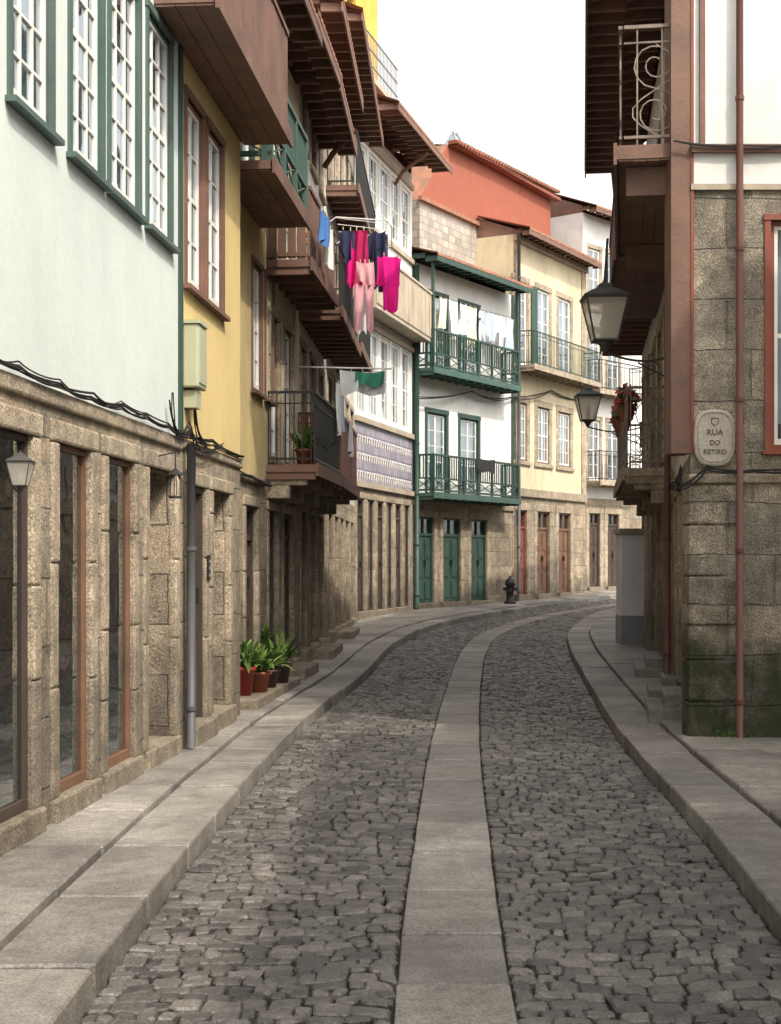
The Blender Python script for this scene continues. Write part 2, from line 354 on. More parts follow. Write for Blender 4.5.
def window(b,r,fm='white_paint',sm='white_paint',cols=2,rows=4,sur=None,sw=.13,curt=.6,v=-.035,fw=.045,sill=True,glass='glass'):
    a,c,e,f=r
    k='window_frame|'+fm
    b.box(k,a,a+fw,v-.07,v,e,f); b.box(k,c-fw,c,v-.07,v,e,f); b.box(k,a+fw,c-fw,v-.07,v,f-fw,f); b.box(k,a+fw,c-fw,v-.07,v,e,e+fw*1.3)
    A,C,E,Fz=a+fw,c-fw,e+fw*1.3,f-fw
    k='window_bars|'+sm; mw=.011
    b.box(k,A,A+.03,v-.04,v-.004,E,Fz); b.box(k,C-.03,C,v-.04,v-.004,E,Fz); b.box(k,A+.03,C-.03,v-.04,v-.004,E,E+.05); b.box(k,A+.03,C-.03,v-.04,v-.004,Fz-.03,Fz)
    for i in range(1,cols):
        u=A+(C-A)*i/cols; w=.03 if (cols%2==0 and i==cols//2) else mw
        b.box(k,u-w,u+w,v-.037,v-.012,E+.05,Fz-.03)
    for j in range(1,rows):
        z=E+(Fz-E)*j/rows; w=.02 if j==rows//2 else mw*.85
        b.box(k,A+.03,C-.03,v-.034,v-.014,z-w,z+w)
    b.quad('window_glass|'+glass,[(A,v-.028,E),(C,v-.028,E),(C,v-.028,Fz),(A,v-.028,Fz)])
    if R()<curt:
        w=(C-A); s=ru(.25,.5)*w; zt=Fz; zb=E+ru(0,.3)*(Fz-E)
        if R()<.5:
            b.quad('curtain|curtain',[(A,v-.12,zb),(C,v-.12,zb),(C,v-.12,zt),(A,v-.12,zt)])
        else:
            for (x0,x1) in ((A,A+s),(C-s*.8,C)):
                b.quad('curtain|curtain',[(x0,v-.12,E),(x1,v-.12,E),(x1,v-.12,zt),(x0,v-.12,zt)])
    if sur: surround(b,r,sur,sw,sill=sill,part=('stone_trim' if 'granite' in sur else 'window_trim'))
    return r
def door(b,r,m='door_brown',sur='granite',sw=.16,leaves=2,transom=.35,v=-.07,step=True):
    a,c,e,f=r; k='door|'+m; t=f-transom if transom else f-.04
    b.box(k,a,a+.05,v-.08,v+.02,e,f); b.box(k,c-.05,c,v-.08,v+.02,e,f); b.box(k,a+.05,c-.05,v-.08,v+.02,f-.05,f)
    if transom:
        b.box(k,a+.05,c-.05,v-.07,v+.015,t-.04,t+.03)
        b.quad('window_glass|glass',[(a+.05,v-.04,t+.03),(c-.05,v-.04,t+.03),(c-.05,v-.04,f-.05),(a+.05,v-.04,f-.05)])
        b.box(k,(a+c)/2-.015,(a+c)/2+.015,v-.05,v,t+.03,f-.05)
    A,C=a+.05,c-.05; w=(C-A)/leaves; top=t-.04 if transom else f-.05
    for i in range(leaves):
        x0=A+i*w+.004; x1=A+(i+1)*w-.004
        b.box(k,x0,x1,v-.06,v-.015,e+.02,top)
        h=top-e-.02
        for (p,q) in ((.05,.32),(.37,.62),(.67,.95)):
            s=.07*w/.45
            b.box(k,x0+s,x1-s,v-.02,v+.003,e+.02+h*p,e+.02+h*q)
            b.box('door_panel|'+m,x0+s+.03,x1-s-.03,v-.0,v+.012,e+.05+h*p,e-.01+h*q)
    b.box('door_handle|iron',(a+c)/2+.03,(a+c)/2+.06,v-.01,v+.05,e+1.0,e+1.14)
    if sur: surround(b,r,sur,sw,sill=False)
    if step: b.box('stone_step|granite',a-.1,c+.1,-.4,.10,e-.3,e+.006)
    return r
def shop(b,r,fm='dark_wood',sur='granite',sw=.15,mull=1,v=-.05):
    a,c,e,f=r; k='shop_frame|'+fm; w=.035
    b.box(k,a,a+w,v-.05,v,e,f); b.box(k,c-w,c,v-.05,v,e,f); b.box(k,a+w,c-w,v-.05,v,f-w,f); b.box(k,a+w,c-w,v-.05,v,e,e+.07)
    for i in range(1,mull): b.box(k,a+(c-a)*i/mull-.02,a+(c-a)*i/mull+.02,v-.045,v-.004,e+.07,f-w)
    b.quad('shop_glass|shop_glass',[(a+w,v-.025,e+.07),(c-w,v-.025,e+.07),(c-w,v-.025,f-w),(a+w,v-.025,f-w)])
    if sur: surround(b,r,sur,sw,sill=False)
    b.box('stone_step|granite',a-.13,c+.13,-.44,.05,-.1,e+.006)
    return r
def balcony(b,u0,u1,z,proj,h=.95,style='bars',slab='brown_wood',rail='iron',joists=True,th=.09,ends=True,brk=False):
    b.box('balcony_floor|'+slab,u0,u1,.002,proj,z-th,z)
    b.box('balcony_fascia|'+slab,u0-.02,u1+.02,proj,proj+.03,z-th-.05,z+.02)
    if joists:
        n=max(2,int((u1-u0)/.45))
        for i in range(n+1):
            u=u0+.06+(u1-u0-.12)*i/n; b.box('balcony_joist|'+slab,u-.04,u+.04,.001,proj-.01,z-th-.09,z-th)
    elif slab=='brown_wood':
        n=max(2,int(proj/.12))
        for i in range(n):
            v0=.01+(proj-.02)*i/n; b.box('soffit_board|'+slab,u0+.01,u1-.01,v0+.003,v0+(proj-.02)/n-.003,z-th-.018-ru(0,.004),z-th-.002)
    if brk:
        for u in (u0+.15,u1-.15,(u0+u1)/2):
            b.box('stone_corbel|granite',u-.09,u+.09,-.02,proj*.8,z-th-.16,z-th); b.box('stone_corbel|granite',u-.089,u+.089,-.02,proj*.45,z-th-.32,z-th-.16)
    k='railing|'+rail; vf=proj-.03
    runs=[('u',u0+.02,u1-.02,vf)]+([('v',.02,vf-.03,u0+.03),('v',.02,vf-.03,u1-.03)] if ends else [])
    def bx(run,s0,s1,hw,z0,z1):
        ax,_,_,c=run
        if ax=='u': b.box(k,s0,s1,c-hw,c+hw,z0,z1)
        else: b.box(k,c-hw,c+hw,s0,s1,z0,z1)
    def tb(run,pts,r,seg=4):
        ax,_,_,c=run
        b.tube(k,[((s,c,zz) if ax=='u' else (c,s,zz)) for s,zz in pts],r,seg)
    for run in runs:
        s0,s1=run[1],run[2]; Ln=s1-s0
        if style in('bars','scroll'):
            bx(run,s0,s1,.018,z+h-.03,z+h); bx(run,s0,s1,.012,z+.06,z+.085)
            bx(run,s0,s1,.009,z+h-.16,z+h-.145)
            n=max(2,int(Ln/.105))
            for i in range(n+1):
                s=s0+.008+(Ln-.016)*i/n
                if style=='bars' or i%2==0: bx(run,s-.007,s+.007,.007,z+.0,z+h-.03)
            if style=='scroll':
                m=max(1,round(Ln/.42)); w=Ln/m
                for i in range(m):
                    c=s0+(i+.5)*w
                    for sg in (1,-1):
                        pts=[]; zc=z+h*.47+sg*h*.2; r0=min(w*.42,h*.2)
                        for q in range(22):
                            a=q/21*math.pi*3.2; r=r0*(1-.75*q/21); pts.append((c+sg*math.cos(a+math.pi/2)*r*-1,zc+math.sin(a-math.pi/2*sg)*r))
                        tb(run,pts,.0085)
                    pts=[(c+math.sin(q/10*math.pi*2)*w*.38,z+.09+(h-.26)*q/10) for q in range(11)]
                    tb(run,pts,.008)
        elif style=='lattice':
            bx(run,s0,s1,.03,z+h-.05,z+h); bx(run,s0,s1,.022,z+.05,z+.1); bx(run,s0,s1,.02,z+h*.36,z+h*.36+.04)
            n=max(1,round(Ln/.85))
            for i in range(n+1):
                s=s0+.03+(Ln-.06)*i/n; bx(run,s-.03,s+.03,.028,z,z+h-.05)
            for i in range(n):
                a=s0+.06+(Ln-.06)*i/n; c=s0+(Ln-.06)*(i+1)/n
                if c-a<.1: continue
                tb(run,[(a,z+.1),(c,z+h*.36)],.013); tb(run,[(a,z+h*.36),(c,z+.1)],.0125)
                m=max(1,int((c-a)/.13))
                for j in range(1,m+1):
                    s=a+(c-a)*j/(m+1); bx(run,s-.014,s+.014,.011,z+h*.36+.04,z+h-.05)
        elif style=='boards':
            bx(run,s0,s1,.03,z+h-.05,z+h); bx(run,s0,s1,.022,z+.04,z+.09)
            n=max(2,int(Ln/.11))
            for i in range(n):
                s=s0+Ln*i/n; bx(run,s+.007,s+Ln/n-.007,.012+ru(-.003,.003),z+.02,z+h-.05)
def roof(b,z,proj=.6,depth=3.5,rise=.38,u0=0,u1=None,under='brown_wood',v0=0,top='roof_tile',rafters=True):
    if u1 is None: u1=b.L
    k='roof_tiles|'+top; V,F,U=b.buf(k); per=.21; n=int((u1-u0+.2)/per*6); base=len(V)
    rows=[(proj,0),(v0-depth,(depth+proj)*rise)]
    for v,dz in rows:
        for i in range(n+1):
            u=u0-.1+(u1-u0+.2)*i/n; V.append(b.P(u,v0+v if v>0 else v,z+.1+dz+.045*abs(math.sin(math.pi*u/per))))
    for i in range(n):
        F.append((base+i,base+i+1,base+n+2+i,base+n+1+i)); U.extend([(0,0),(1,0),(1,1),(0,1)])
    for i in range(n):
        u=u0-.1+(u1-u0+.2)*i/n; w=u0-.1+(u1-u0+.2)*(i+1)/n; vv=v0+proj
        b.quad(k,[(u,vv,z+.07),(w,vv,z+.07),(w,vv,z+.1+.045*abs(math.sin(math.pi*w/per))),(u,vv,z+.1+.045*abs(math.sin(math.pi*u/per)))])
    b.quad('eave_boards|'+under,[(u0-.1,v0,z+proj*rise*.9),(u1+.1,v0,z+proj*rise*.9),(u1+.1,v0+proj,z+.06),(u0-.1,v0+proj,z+.06)])
    b.box('eave_fascia|'+under,u0-.1,u1+.1,v0+proj-.03,v0+proj-.004,z-.07,z+.065)
    if rafters:
        m=max(2,int((u1-u0)/.4))
        for i in range(m+1):
            u=u0+(u1-u0)*i/m
            for (p,q) in ((0,.5),(.5,1)):
                va,vb=v0+proj*p,v0+(proj-.03)*q; za=z+proj*rise*.9*(1-(p+q)/2)
                b.box('eave_rafter|'+under,u-.035,u+.035,va,vb,za-.1,za+.02)
    b.quad('roof_back|'+top,[(u0,v0-depth,z+(depth+proj)*rise+.1),(u1,v0-depth,z+(depth+proj)*rise+.1),(u1,v0-depth*2,z),(u0,v0-depth*2,z)])
    for u in (u0+.001,u1-.001): b.face('gable|'+under,[b.P(u,v0-.01,z),b.P(u,v0-.01,z+proj*rise),b.P(u,v0-depth,z+(depth+proj)*rise+.08),b.P(u,v0-2*depth,z)])
def downpipe(name,x,y,z0,z1,m,r=.045):
    b=B(name,(x,y,z0)); b.tube('pipe|'+m,[(x,y,z0),(x,y,z1)],r,10,local=False)
    z=z0+.3
    while z<z1: b.tube('clips|'+m,[(x,y,z),(x,y,z+.035)],r*1.25,10,local=False); z+=1.3
    b.done(smooth=('pipe','elbow'))

# ================= LEFT SIDE
def xa(y): return -2.667+.08*y
b=B('mint_plaster_house',(xa(8),8,0)).fr((xa(-3),-3),(xa(12.1),12.1))
ops=[]
for (y0,y1) in ((-2.4,-1.6),(-1.0,-.1),(.5,1.3),(1.9,2.7),(3.3,4.1),(4.7,5.5),(6.0,6.8),(7.3,8.35),(8.82,9.5),(9.9,10.6),(11.02,11.9)):
    u0=(y0+3)*b.L/15.1; u1=(y1+3)*b.L/15.1
    r=(u0,u1,.27,2.36); ops.append(r)
    if y0>11: 
        surround(b,r,'granite',.13,sill=False); b.box('stone_step|granite',u0-.1,u1+.1,-.44,.04,-.1,.276)
        b.box('inner_door|dark_wood',u0+.003,u1-.003,-.30,-.25,.28,2.3)
        for q in range(4): b.box('inner_door|dark_wood',u0+.06+q*.2,u0+.22+q*.2,-.25,-.235,.4,2.2)
    else: shop(b,r,'dark_wood' if y0<8 else 'door_brown',sw=.13,v=-.02)
band(b,-.1,2.66,'granite_blocks',ops,back='interior_warm')
for r in ops[:-1]:
    b.box('shelf|door_brown',r[0]+.01,r[1]-.01,-.42,-.3,1.0,1.03)
    for i in range(5):
        u=ru(r[0]+.05,r[1]-.13); m=random.choice(['c_white','c_greyblue','terracotta','c_paleyellow']); h=ru(.1,.3); b.box('goods|'+m,u,u+.08,-.4,-.32,1.032,1.03+h)
ops=[]
for (p,q) in ((10,50),(70,101),(109,138),(147,170)):
    u0,u1=b.uat(p),b.uat(q); r=(u0,u1,4.12,5.72); ops.append(r)
    window(b,r,'sage_paint','white_paint',cols=3,rows=6,sur='sage_paint',sw=.055,curt=.3,v=-.01,fw=.035)
for y0 in (6.2,4.2,3.1,.8,-.4,-2):
    u0=(y0+3)*b.L/15.1; r=(u0,u0+.8,4.12,5.72); ops.append(r); window(b,r,'sage_paint','white_paint',3,6,'sage_paint',.05)
ops2=[]
for o in ops:
    r=(o[0],o[1],6.9,8.5); ops2.append(r); window(b,r,'sage_paint','white_paint',3,6,'sage_paint',.05)
band(b,2.66,9.3,'mint_plaster',ops+ops2)
b.box('corner_board|green_paint',b.L-.07,b.L-.0,-.01,.03,2.66,9.3)
b.box('stone_string_course|granite',0,b.L,-.03,.03,2.56,2.66)
body(b,-.1,9.3,'mint_plaster')
roof(b,9.3,.7); b.done()
b=B('yellow_plaster_house',(xa(13.4),13.4,0)).fr((xa(12.1),12.105),(xa(14.8),14.8))
g1=(b.uat(188),b.uat(205),.3,2.3); g2=(b.uat(212),b.uat(229),.3,2.3)
door(b,g1,'dark_wood',leaves=1,transom=0,sw=.12,v=-.04); surround(b,g2,'granite',.12,sill=False)
b.box('inner_door|dark_wood',g2[0]+.003,g2[1]-.003,-.25,-.2,.31,2.28)
b.box('stone_step|granite',g2[0]-.1,g2[1]+.1,-.44,.06,-.1,.306)
band(b,-.1,2.66,'granite_blocks',[g1,g2])
w1=(b.uat(185.5),b.uat(202),3.93,5.5); w2=(b.uat(206.5),b.uat(222),3.93,5.5)
for w in (w1,w2): window(b,w,'brown_wood','white_paint',2,4,'brown_wood',.06,curt=1,v=-.015)
w3=(.4,1.1,5.95,7.9); w4=(1.5,2.2,5.95,7.9)
for w in (w3,w4): window(b,w,'brown_wood','white_paint',2,5,'brown_wood',.07)
band(b,2.66,8.9,'yellow_plaster',[w1,w2,w3,w4]); body(b,-.1,8.9,'yellow_plaster')
b.box('stone_string_course|granite',0,b.L,-.03,.03,2.58,2.66)
balcony(b,-.9,2.85,5.92,.47,1.0,'boards','brown_wood','brown_wood',joists=False)
roof(b,8.9,.75); b.done()
PA,PB,PC,PD=(-1.82,14.8),(-1.53,18.2),(-1.3,21.0),(-1.11,25.5); PE=(-.8,33.2)
b=B('ochre_plaster_house',(*PA,0)).fr(PA,PB)
gd=[(.9,1.6,.35,2.3),(2.1,2.9,.35,2.3)]
door(b,gd[0],'door_brown',sw=.12); door(b,gd[1],'dark_wood',sw=.12)
band(b,-.1,2.66,'granite_blocks',gd)
ws=[(b.uat(252),b.uat(261),3.65,5.15),(b.uat(265),b.uat(272.5),3.65,5.15)]
for w in ws: window(b,w,'brown_wood','white_paint',2,4,'brown_wood',.06,v=-.015)
wt=[(.6,1.3,5.8,7.6),(1.9,2.6,5.8,7.6)]
for w in wt: window(b,w,'green_paint','white_paint',2,5,'green_paint',.08)
band(b,2.66,8.0,'ochre_plaster',ws+wt); body(b,-.1,8.0,'ochre_plaster')
balcony(b,.5,3.1,5.75,.58,.95,'lattice','brown_wood','pale_green_paint',joists=False)
b.box('stone_string_course|granite',0,b.L,-.03,.03,2.58,2.66)
roof(b,8.0,.7); b.done()
b=B('balcony_town_house',(*PB,0)).fr(PB,PC)
gd=[(.3,1.0,.35,2.3),(1.5,2.3,.35,2.3)]
for r in gd: door(b,r,'dark_wood',transom=.3,sw=.12)
band(b,-.1,2.7,'granite_blocks',gd)
ws=[(.4,1.1,2.95,4.75),(1.6,2.3,2.95,4.75)]; wt=[(.4,1.1,5.45,7.2),(1.6,2.3,5.45,7.2)]
for w in ws+wt: window(b,w,'door_brown','white_paint',2,5,'granite',.12)
band(b,2.7,8.3,'cream_plaster',ws+wt); body(b,-.1,8.3,'cream_plaster')
balcony(b,.1,2.75,2.85,.62,.9,'bars','brown_wood','iron',brk=True)
balcony(b,.1,2.75,5.35,.55,.9,'boards','brown_wood','brown_wood')
roof(b,8.35,.62,u0=.4); b.done()
b=B('balcony_town_house',(*PC,0)).fr(PC,PD)
gd=[(.4,1.2,.4,2.4),(1.8,2.6,.4,2.4),(3.2,4.0,.4,2.4)]
for r in gd: door(b,r,'door_brown',sw=.13)
band(b,-.1,2.7,'granite_blocks',gd)
ws=[(.4,1.1,2.95,4.75),(1.9,2.6,2.95,4.75),(3.4,4.0,2.95,4.75)]; wt=[(w[0],w[1],5.45,7.2) for w in ws]; wu=[(w[0],w[1],7.7,8.9) for w in ws]
for w in ws+wt+wu: window(b,w,'door_brown','white_paint',2,5,'granite',.12)
band(b,2.7,9.3,'old_white_plaster',ws+wt+wu); body(b,-.1,9.3,'old_white_plaster')
balcony(b,.05,3.5,2.85,.62,.9,'boards','brown_wood','red_wood',brk=True)
balcony(b,.1,4.2,5.25,.6,.9,'bars','brown_wood','iron')
roof(b,8.3,.62,depth=.3,u1=3.3); roof(b,9.4,.65); b.done()
b=B('tall_town_house',(*PD,0)).fr(PD,PE)
gd=[(.5+1.45*i,1.35+1.45*i,.45,2.5) for i in range(5)]
for i,r in enumerate(gd): door(b,r,['dark_wood','door_brown'][i%2],sw=.13)
band(b,-.1,2.9,'granite_blocks',gd)
wl=[[(x[0],x[1],z,z+1.7) for x in gd] for z in (3.2,5.6,8.3)]
for rr in wl:
    for w in rr: window(b,w,'brown_wood','white_paint',2,5,'granite',.12)
band(b,2.9,10.9,'old_white_plaster',wl[0]+wl[1]+wl[2]); body(b,-.1,10.9,'old_white_plaster')
balcony(b,.1,3.6,5.4,.6,.95,'bars','brown_wood','iron'); balcony(b,.1,6.5,8.1,.55,.95,'bars','brown_wood','iron')
roof(b,10.9,.65); b.done()
b=B('panelled_gallery_house',(-.8,33.3,.3)).fr((-.8,33.25),(.55,38.5))
gd=[(.2+.87*i,.78+.87*i,.55,3.1) for i in range(6)]
for i,r in enumerate(gd):
    shop(b,r,'dark_wood',sur='granite',sw=.12,v=-.03) if i%2 else door(b,r,'dark_wood',sw=.12,leaves=1,v=-.04)
band(b,-.1,3.4,'granite_blocks',gd)
band(b,3.4,4.85,'tile_band')
wl=[]
for i in range(5):
    for z0,z1 in ((5.0,7.0),(9.5,11.1)):
        r=(.2+1.04*i,1.08+1.04*i,z0,z1); wl.append(r); window(b,r,'white_paint','white_paint',3,4,None,curt=1)
band(b,4.85,11.6,'white_plaster',wl); body(b,-.1,11.6,'white_plaster')
for z in (3.36,4.82,7.05,9.3,11.2): b.box('cornice|beige_panel',-.02,b.L+.02,-.02,.07,z,z+.12)
for j in range(26):
    u=.1+j*.205
    for z in (3.55,3.95,4.35):
        pts=[(u+.1*math.cos(a*math.pi/6),.012,z+.17*math.sin(a*math.pi/6)) for a in range(7)]
        b.tube('frieze_scallops|white_paint',pts,.012,4)
b.box('gallery_apron|beige_panel',-.0,b.L,.0,.5,7.3,7.4); 
b.box('gallery_front|beige_panel',.02,b.L-.02,.47,.52,7.4,8.5)
b.box('gallery_end|beige_panel',b.L-.05,b.L-.003,.0,.47,7.4,8.5)
b.box('gallery_end|beige_panel',.003,.05,.0,.47,7.4,8.5)
b.box('gallery_cap|beige_panel',-.02,b.L+.02,.44,.55,8.5,8.56)
for i in range(12): b.box('gallery_batten|beige_panel',.1+i*.46,.14+i*.46,.52,.535,7.42,8.48)
roof(b,11.65,1.05,depth=1.5)
band(b,11.9,13.2,'brown_wood',(),v=-.45); b.quad('attic_side|brown_wood',[(b.L,-.45,11.6),(b.L,-4,11.6),(b.L,-4,13.2),(b.L,-.45,13.2)])
b.box('terrace_floor|beige_panel',0,b.L,-4,-.3,13.2,13.32)
k='terrace_railing|grey_paint'
for z in (14.3,13.95,13.6): b.box(k,0,b.L-.05,-.38,-.35,z,z+.03)
for i in range(40): b.box(k,.02+i*.135,.035+i*.135,-.375,-.36,13.3,14.3)
band(b,13.32,16.3,'bright_yellow',[(.5,1.3,13.5,15.3),(2.0,2.8,13.5,15.3)],u1=4.8,v=-.75); b.quad('attic_side|bright_yellow',[(4.8,-.75,13.33),(4.8,-5,13.33),(4.8,-5,16.3),(4.8,-.75,16.3)])
b.box('attic_roof|brown_wood',-.2,5.0,-5,-.5,16.3,16.45)
b.done()
P5,P6,P7=(.57,38.55),(3.55,43.5),(6.29,48.5)
b=B('white_house_green_balconies',(*P5,.3)).fr(P5,P6)
gd=[(b.uat(p),b.uat(q),.6,2.85) for p,q in ((417.5,434),(443,461),(471,487))]
for r in gd: door(b,r,'green_paint',sw=.17,transom=.45)
band(b,-.1,3.3,'granite_blocks',gd)
b.box('stone_string_course|granite',0,b.L,-.03,.05,3.14,3.3)
w1=[(b.uat(p),b.uat(q),3.45,5.6) for p,q in ((427,446),(460,478))]
w2=[(b.uat(p),b.uat(q),6.7,8.7) for p,q in ((427,446),(460,478))]
for w in w1+w2: window(b,w,'green_paint','white_paint',2,5,'green_paint',.12,curt=1)
band(b,3.3,9.4,'white_plaster',w1+w2); body(b,-.1,9.4,'white_plaster')
for z in (3.45,6.65): balcony(b,.03,b.L-.75,z,.6,1.0,'lattice','pale_green_paint','green_paint')
for u in (.08,b.L-.84): b.box('post|green_paint',u,u+.07,.5,.57,6.65,9.4)
b.box('corner_pilaster|green_paint',.0,.12,-.01,.04,3.3,9.4); b.box('corner_pilaster|green_paint',b.L-.12,b.L,-.01,.04,3.3,9.4)
roof(b,9.4,.8,depth=1.6,rise=.3,under='green_paint',u1=b.L-.45); b.done()
b=B('cream_granite_house',(*P6,.4)).fr((3.58,43.55),P7)
L=b.L
cols=[(b.uat(p),b.uat(q)) for p,q in ((515.5,527),(537,549.5),(558.5,570.5))]
gd=[(a,c,.72,3.2) for a,c in cols]
for i,r in enumerate(gd): door(b,r,['red_wood','door_brown','door_brown'][i],sw=.22,transom=.5)
band(b,-.1,3.6,'granite_blocks',gd); b.box('stone_string_course|granite',0,L,-.03,.08,3.6,3.85)
w1=[(a,c,4.65,6.35) for a,c in cols]; w2=[(a,c,7.45,9.9) for a,c in cols]
for w in w1: window(b,w,'brown_wood','white_paint',4,4,'granite',.2,curt=1)
for w in w2: window(b,w,'white_paint','white_paint',2,5,'granite',.18,curt=1)
band(b,3.6,11.2,'cream_plaster',w1+w2); body(b,-.1,11.2,'cream_plaster')
for u in (0,L-.35): b.box('stone_quoin|granite',u,u+.35,-.02,.05,3.85,11.1)
b.box('stone_cornice|granite',-.02,L+.02,-.02,.12,11.0,11.2)
balcony(b,.1,L-.2,7.4,.6,1.0,'bars','granite','green_paint')
for (a,c) in cols[1:2]: b.box('shutter|green_paint',a-.5,a-.06,.02,.05,7.45,9.9)
roof(b,11.2,.55,depth=1.15,rise=.3)
V0=-1.2
b.quad('shingled_wall|shingle',[(-3.6,V0,8.6),(0.2,V0,8.6),(L,V0,11.6),(-3.6,V0,11.6)])
b.quad('attic_wall|red_render',[(-3.6,V0-.002,11.6),(L,V0-.002,11.6),(L,V0,13.7),(-1.9,V0,13.5)])
b.quad('attic_side|red_render',[(L,V0,11),(L,V0-5,11),(L,V0-5,13.7),(L,V0,13.7)])
# projecting tiled verge along the attic top and a lower ledge
b.quad('attic_roof|roof_tile',[(-1.9,V0+.3,13.44),(L+.2,V0+.3,13.64),(L+.2,V0-5,14.6),(-1.9,V0-5,14.4)])
b.box('attic_eave|red_wood',-1.9,L+.2,V0+.02,V0+.28,13.50,13.60)
for i in range(38): b.tube('attic_tile_ends|roof_tile',[(-1.8+i*.2,V0+.1,13.60+.0052*i),(-1.8+i*.2,V0+.34,13.55+.0052*i)],.06,6)
b.quad('attic_hip|shingle',[(-3.6,V0,8.6),(-3.6,V0-5,8.6),(-3.6,V0-5,11.6),(-3.6,V0,11.6)])
b.quad('attic_hip|roof_tile',[(-3.6,V0,11.6),(-3.6,V0-5,11.6),(-1.9,V0-5,13.5),(-1.9,V0,13.5)])
b.box('attic_ledge|roof_tile',-3.7,.1,V0,V0+.12,11.55,11.66)
u=.6; 
b.box('skylight|grey_paint',u-.5,u+.5,-2.6,-1.8,13.6,13.85)
for s in (-1,1): b.quad('skylight_glass|glass',[(u-.45,-2.2+s*.35,13.85),(u+.45,-2.2+s*.35,13.85),(u+.1,-2.2,14.6),(u-.1,-2.2,14.6)])
for a in (-.45,.45): 
    for s in (-1,1): b.tube('skylight_frame|grey_paint',[(u+a,-2.2+s*.35,13.85),(u+a*.2,-2.2,14.62)],.03,4)
b.done()
b=B('white_end_house',(6.5,50,.5)).fr((6.33,49.4),(9.8,53.6))
gd=[(b.uat(589),b.uat(600),.85,3.3),(b.uat(607.5),b.uat(619),.85,3.3),(4.6,5.3,.9,3.3)]
for r in gd: door(b,r,'dark_wood',sw=.2)
band(b,-.1,3.8,'granite_blocks',gd)
ws=[(r[0],r[1],z,z+2.0) for r in gd for z in (4.4,7.4,10.1)]
for w in ws: window(b,w,'white_paint','white_paint',2,4,'granite',.15)
band(b,3.8,13.2,'white_plaster',ws); body(b,-.1,13.2,'white_plaster')
balcony(b,.1,3,4.35,.6,1,'bars','granite','iron'); balcony(b,.1,3,7.35,.6,1,'bars','granite','iron')
roof(b,13.2,.6); b.done()

# ================= RIGHT SIDE
b=B('granite_corner_house',(2.6,13,0)).fr((2.6,13.0),(9.5,13.0))
rw=[(3.29-2.6,4.35-2.6,2.62,4.62),(3.2,4.2,2.62,4.62)]
for w in rw: window(b,w,'red_wood','white_paint',1,2,'red_wood',.05,curt=1)
band(b,-.1,4.93,'granite_mossy',rw)
rw2=[(.95,1.9,7.2,8.8),(3.2,4.2,5.9,7.6)]
for w in rw2: window(b,w,'red_wood','white_paint',2,4,'brown_wood',.08)
band(b,4.93,10,'white_plaster',rw2,v=.0)
b.box('timber_beam|brown_wood',.0,6.9,-.02,.05,5.2,5.27)
b.box('timber_beam|brown_wood',.075,.12,-.02,.04,5.27,10)
b.box('timber_sill|beige_panel',.0,6.9,-.02,.03,4.88,4.93)
b.box('timber_post|brown_wood',-.17,-.0,-.3,.012,2.6,10)
b.box('timber_post_edge|red_wood',-.0,.025,-.03,.02,2.6,10)
b.box('stone_ledge|granite',-.02,6.9,-.03,.04,2.34,2.42)
b.quad('wall_sides|white_plaster',[(6.9,0,-.1),(6.9,-6,-.1),(6.9,-6,10),(6.9,0,10)])
z=.1; i=0
while z<2.2:
    h=ru(.3,.45); w=.42 if i%2 else .28
    b.box('stone_quoin|granite_mossy',-.02,w,-.3,.02+ru(-.006,.01),z+.006,min(z+h,2.33)-.006); z+=h; i+=1
roof(b,10,.6)
PR1,PR2,PR3=(2.6,13.0),(3.22,17.0),(4.42,26.4)
b.fr(PR2,PR1); L=b.L
gd=[(.35,1.2,.42,2.35),(1.75,2.5,.42,2.35),(2.95,3.6,.42,2.35)]
for i,r in enumerate(gd): door(b,r,['dark_wood','dark_wood','door_brown'][i],sw=.14,step=False)
band(b,-.1,2.6,'granite_mossy',gd)
ws=[(.4,1.2,2.9,4.7),(1.8,2.6,2.9,4.7)]; wt=[(.4,1.2,5.5,7.4),(1.7,2.5,5.5,7.4),(2.9,3.6,5.5,7.4)]
for w in ws+wt: window(b,w,'brown_wood','white_paint',2,5,'brown_wood',.1)
band(b,2.6,10,'old_white_plaster',ws+wt)
balcony(b,.02,L-.02,5.3,.63,1.05,'scroll','brown_wood','pale_iron',th=.12,joists=False)
b.box('timber_corbel|brown_wood',L-.35,L-.2,.0,.55,4.9,5.15); b.box('timber_corbel|brown_wood',.4,.55,.0,.55,4.9,5.15)
roof(b,10,.7)
b.done()
b=B('iron_balcony_house',(*PR2,0)).fr(PR3,PR2); L=b.L
gd=[(.6+1.75*i,1.5+1.75*i,.48,2.45) for i in range(5)]
for i,r in enumerate(gd): door(b,r,['dark_wood','door_brown','grey_paint'][i%3],sw=.16,step=False)
band(b,-.1,2.7,'granite_blocks',gd)
wl=[(x[0],x[1],z,z+1.8) for x in gd for z in (2.95,5.6)]
for w in wl: window(b,w,'brown_wood','white_paint',2,5,'granite',.13)
band(b,2.7,8.5,'old_white_plaster',wl); body(b,-.1,8.5,'old_white_plaster')
balcony(b,4.3,L-.3,2.75,.55,.95,'scroll','granite','pale_iron',brk=True)
balcony(b,5.0,L-.03,5.25,.66,.95,'boards','brown_wood','brown_wood',joists=False)
balcony(b,.2,4.6,5.45,.7,.95,'bars','brown_wood','iron')
roof(b,8.55,1.0); b.done()
b=B('rendered_town_house',(4.5,26.5,.1)).fr((5.75,33.8),(4.5,26.5))
gd=[(.6+1.5*i,1.4+1.5*i,.5,2.6) for i in range(4)]
for r in gd: door(b,r,'grey_paint')
band(b,-.1,2.9,'granite_blocks',gd)
wl=[(x[0],x[1],z,z+1.7) for x in gd for z in (3.2,5.8)]
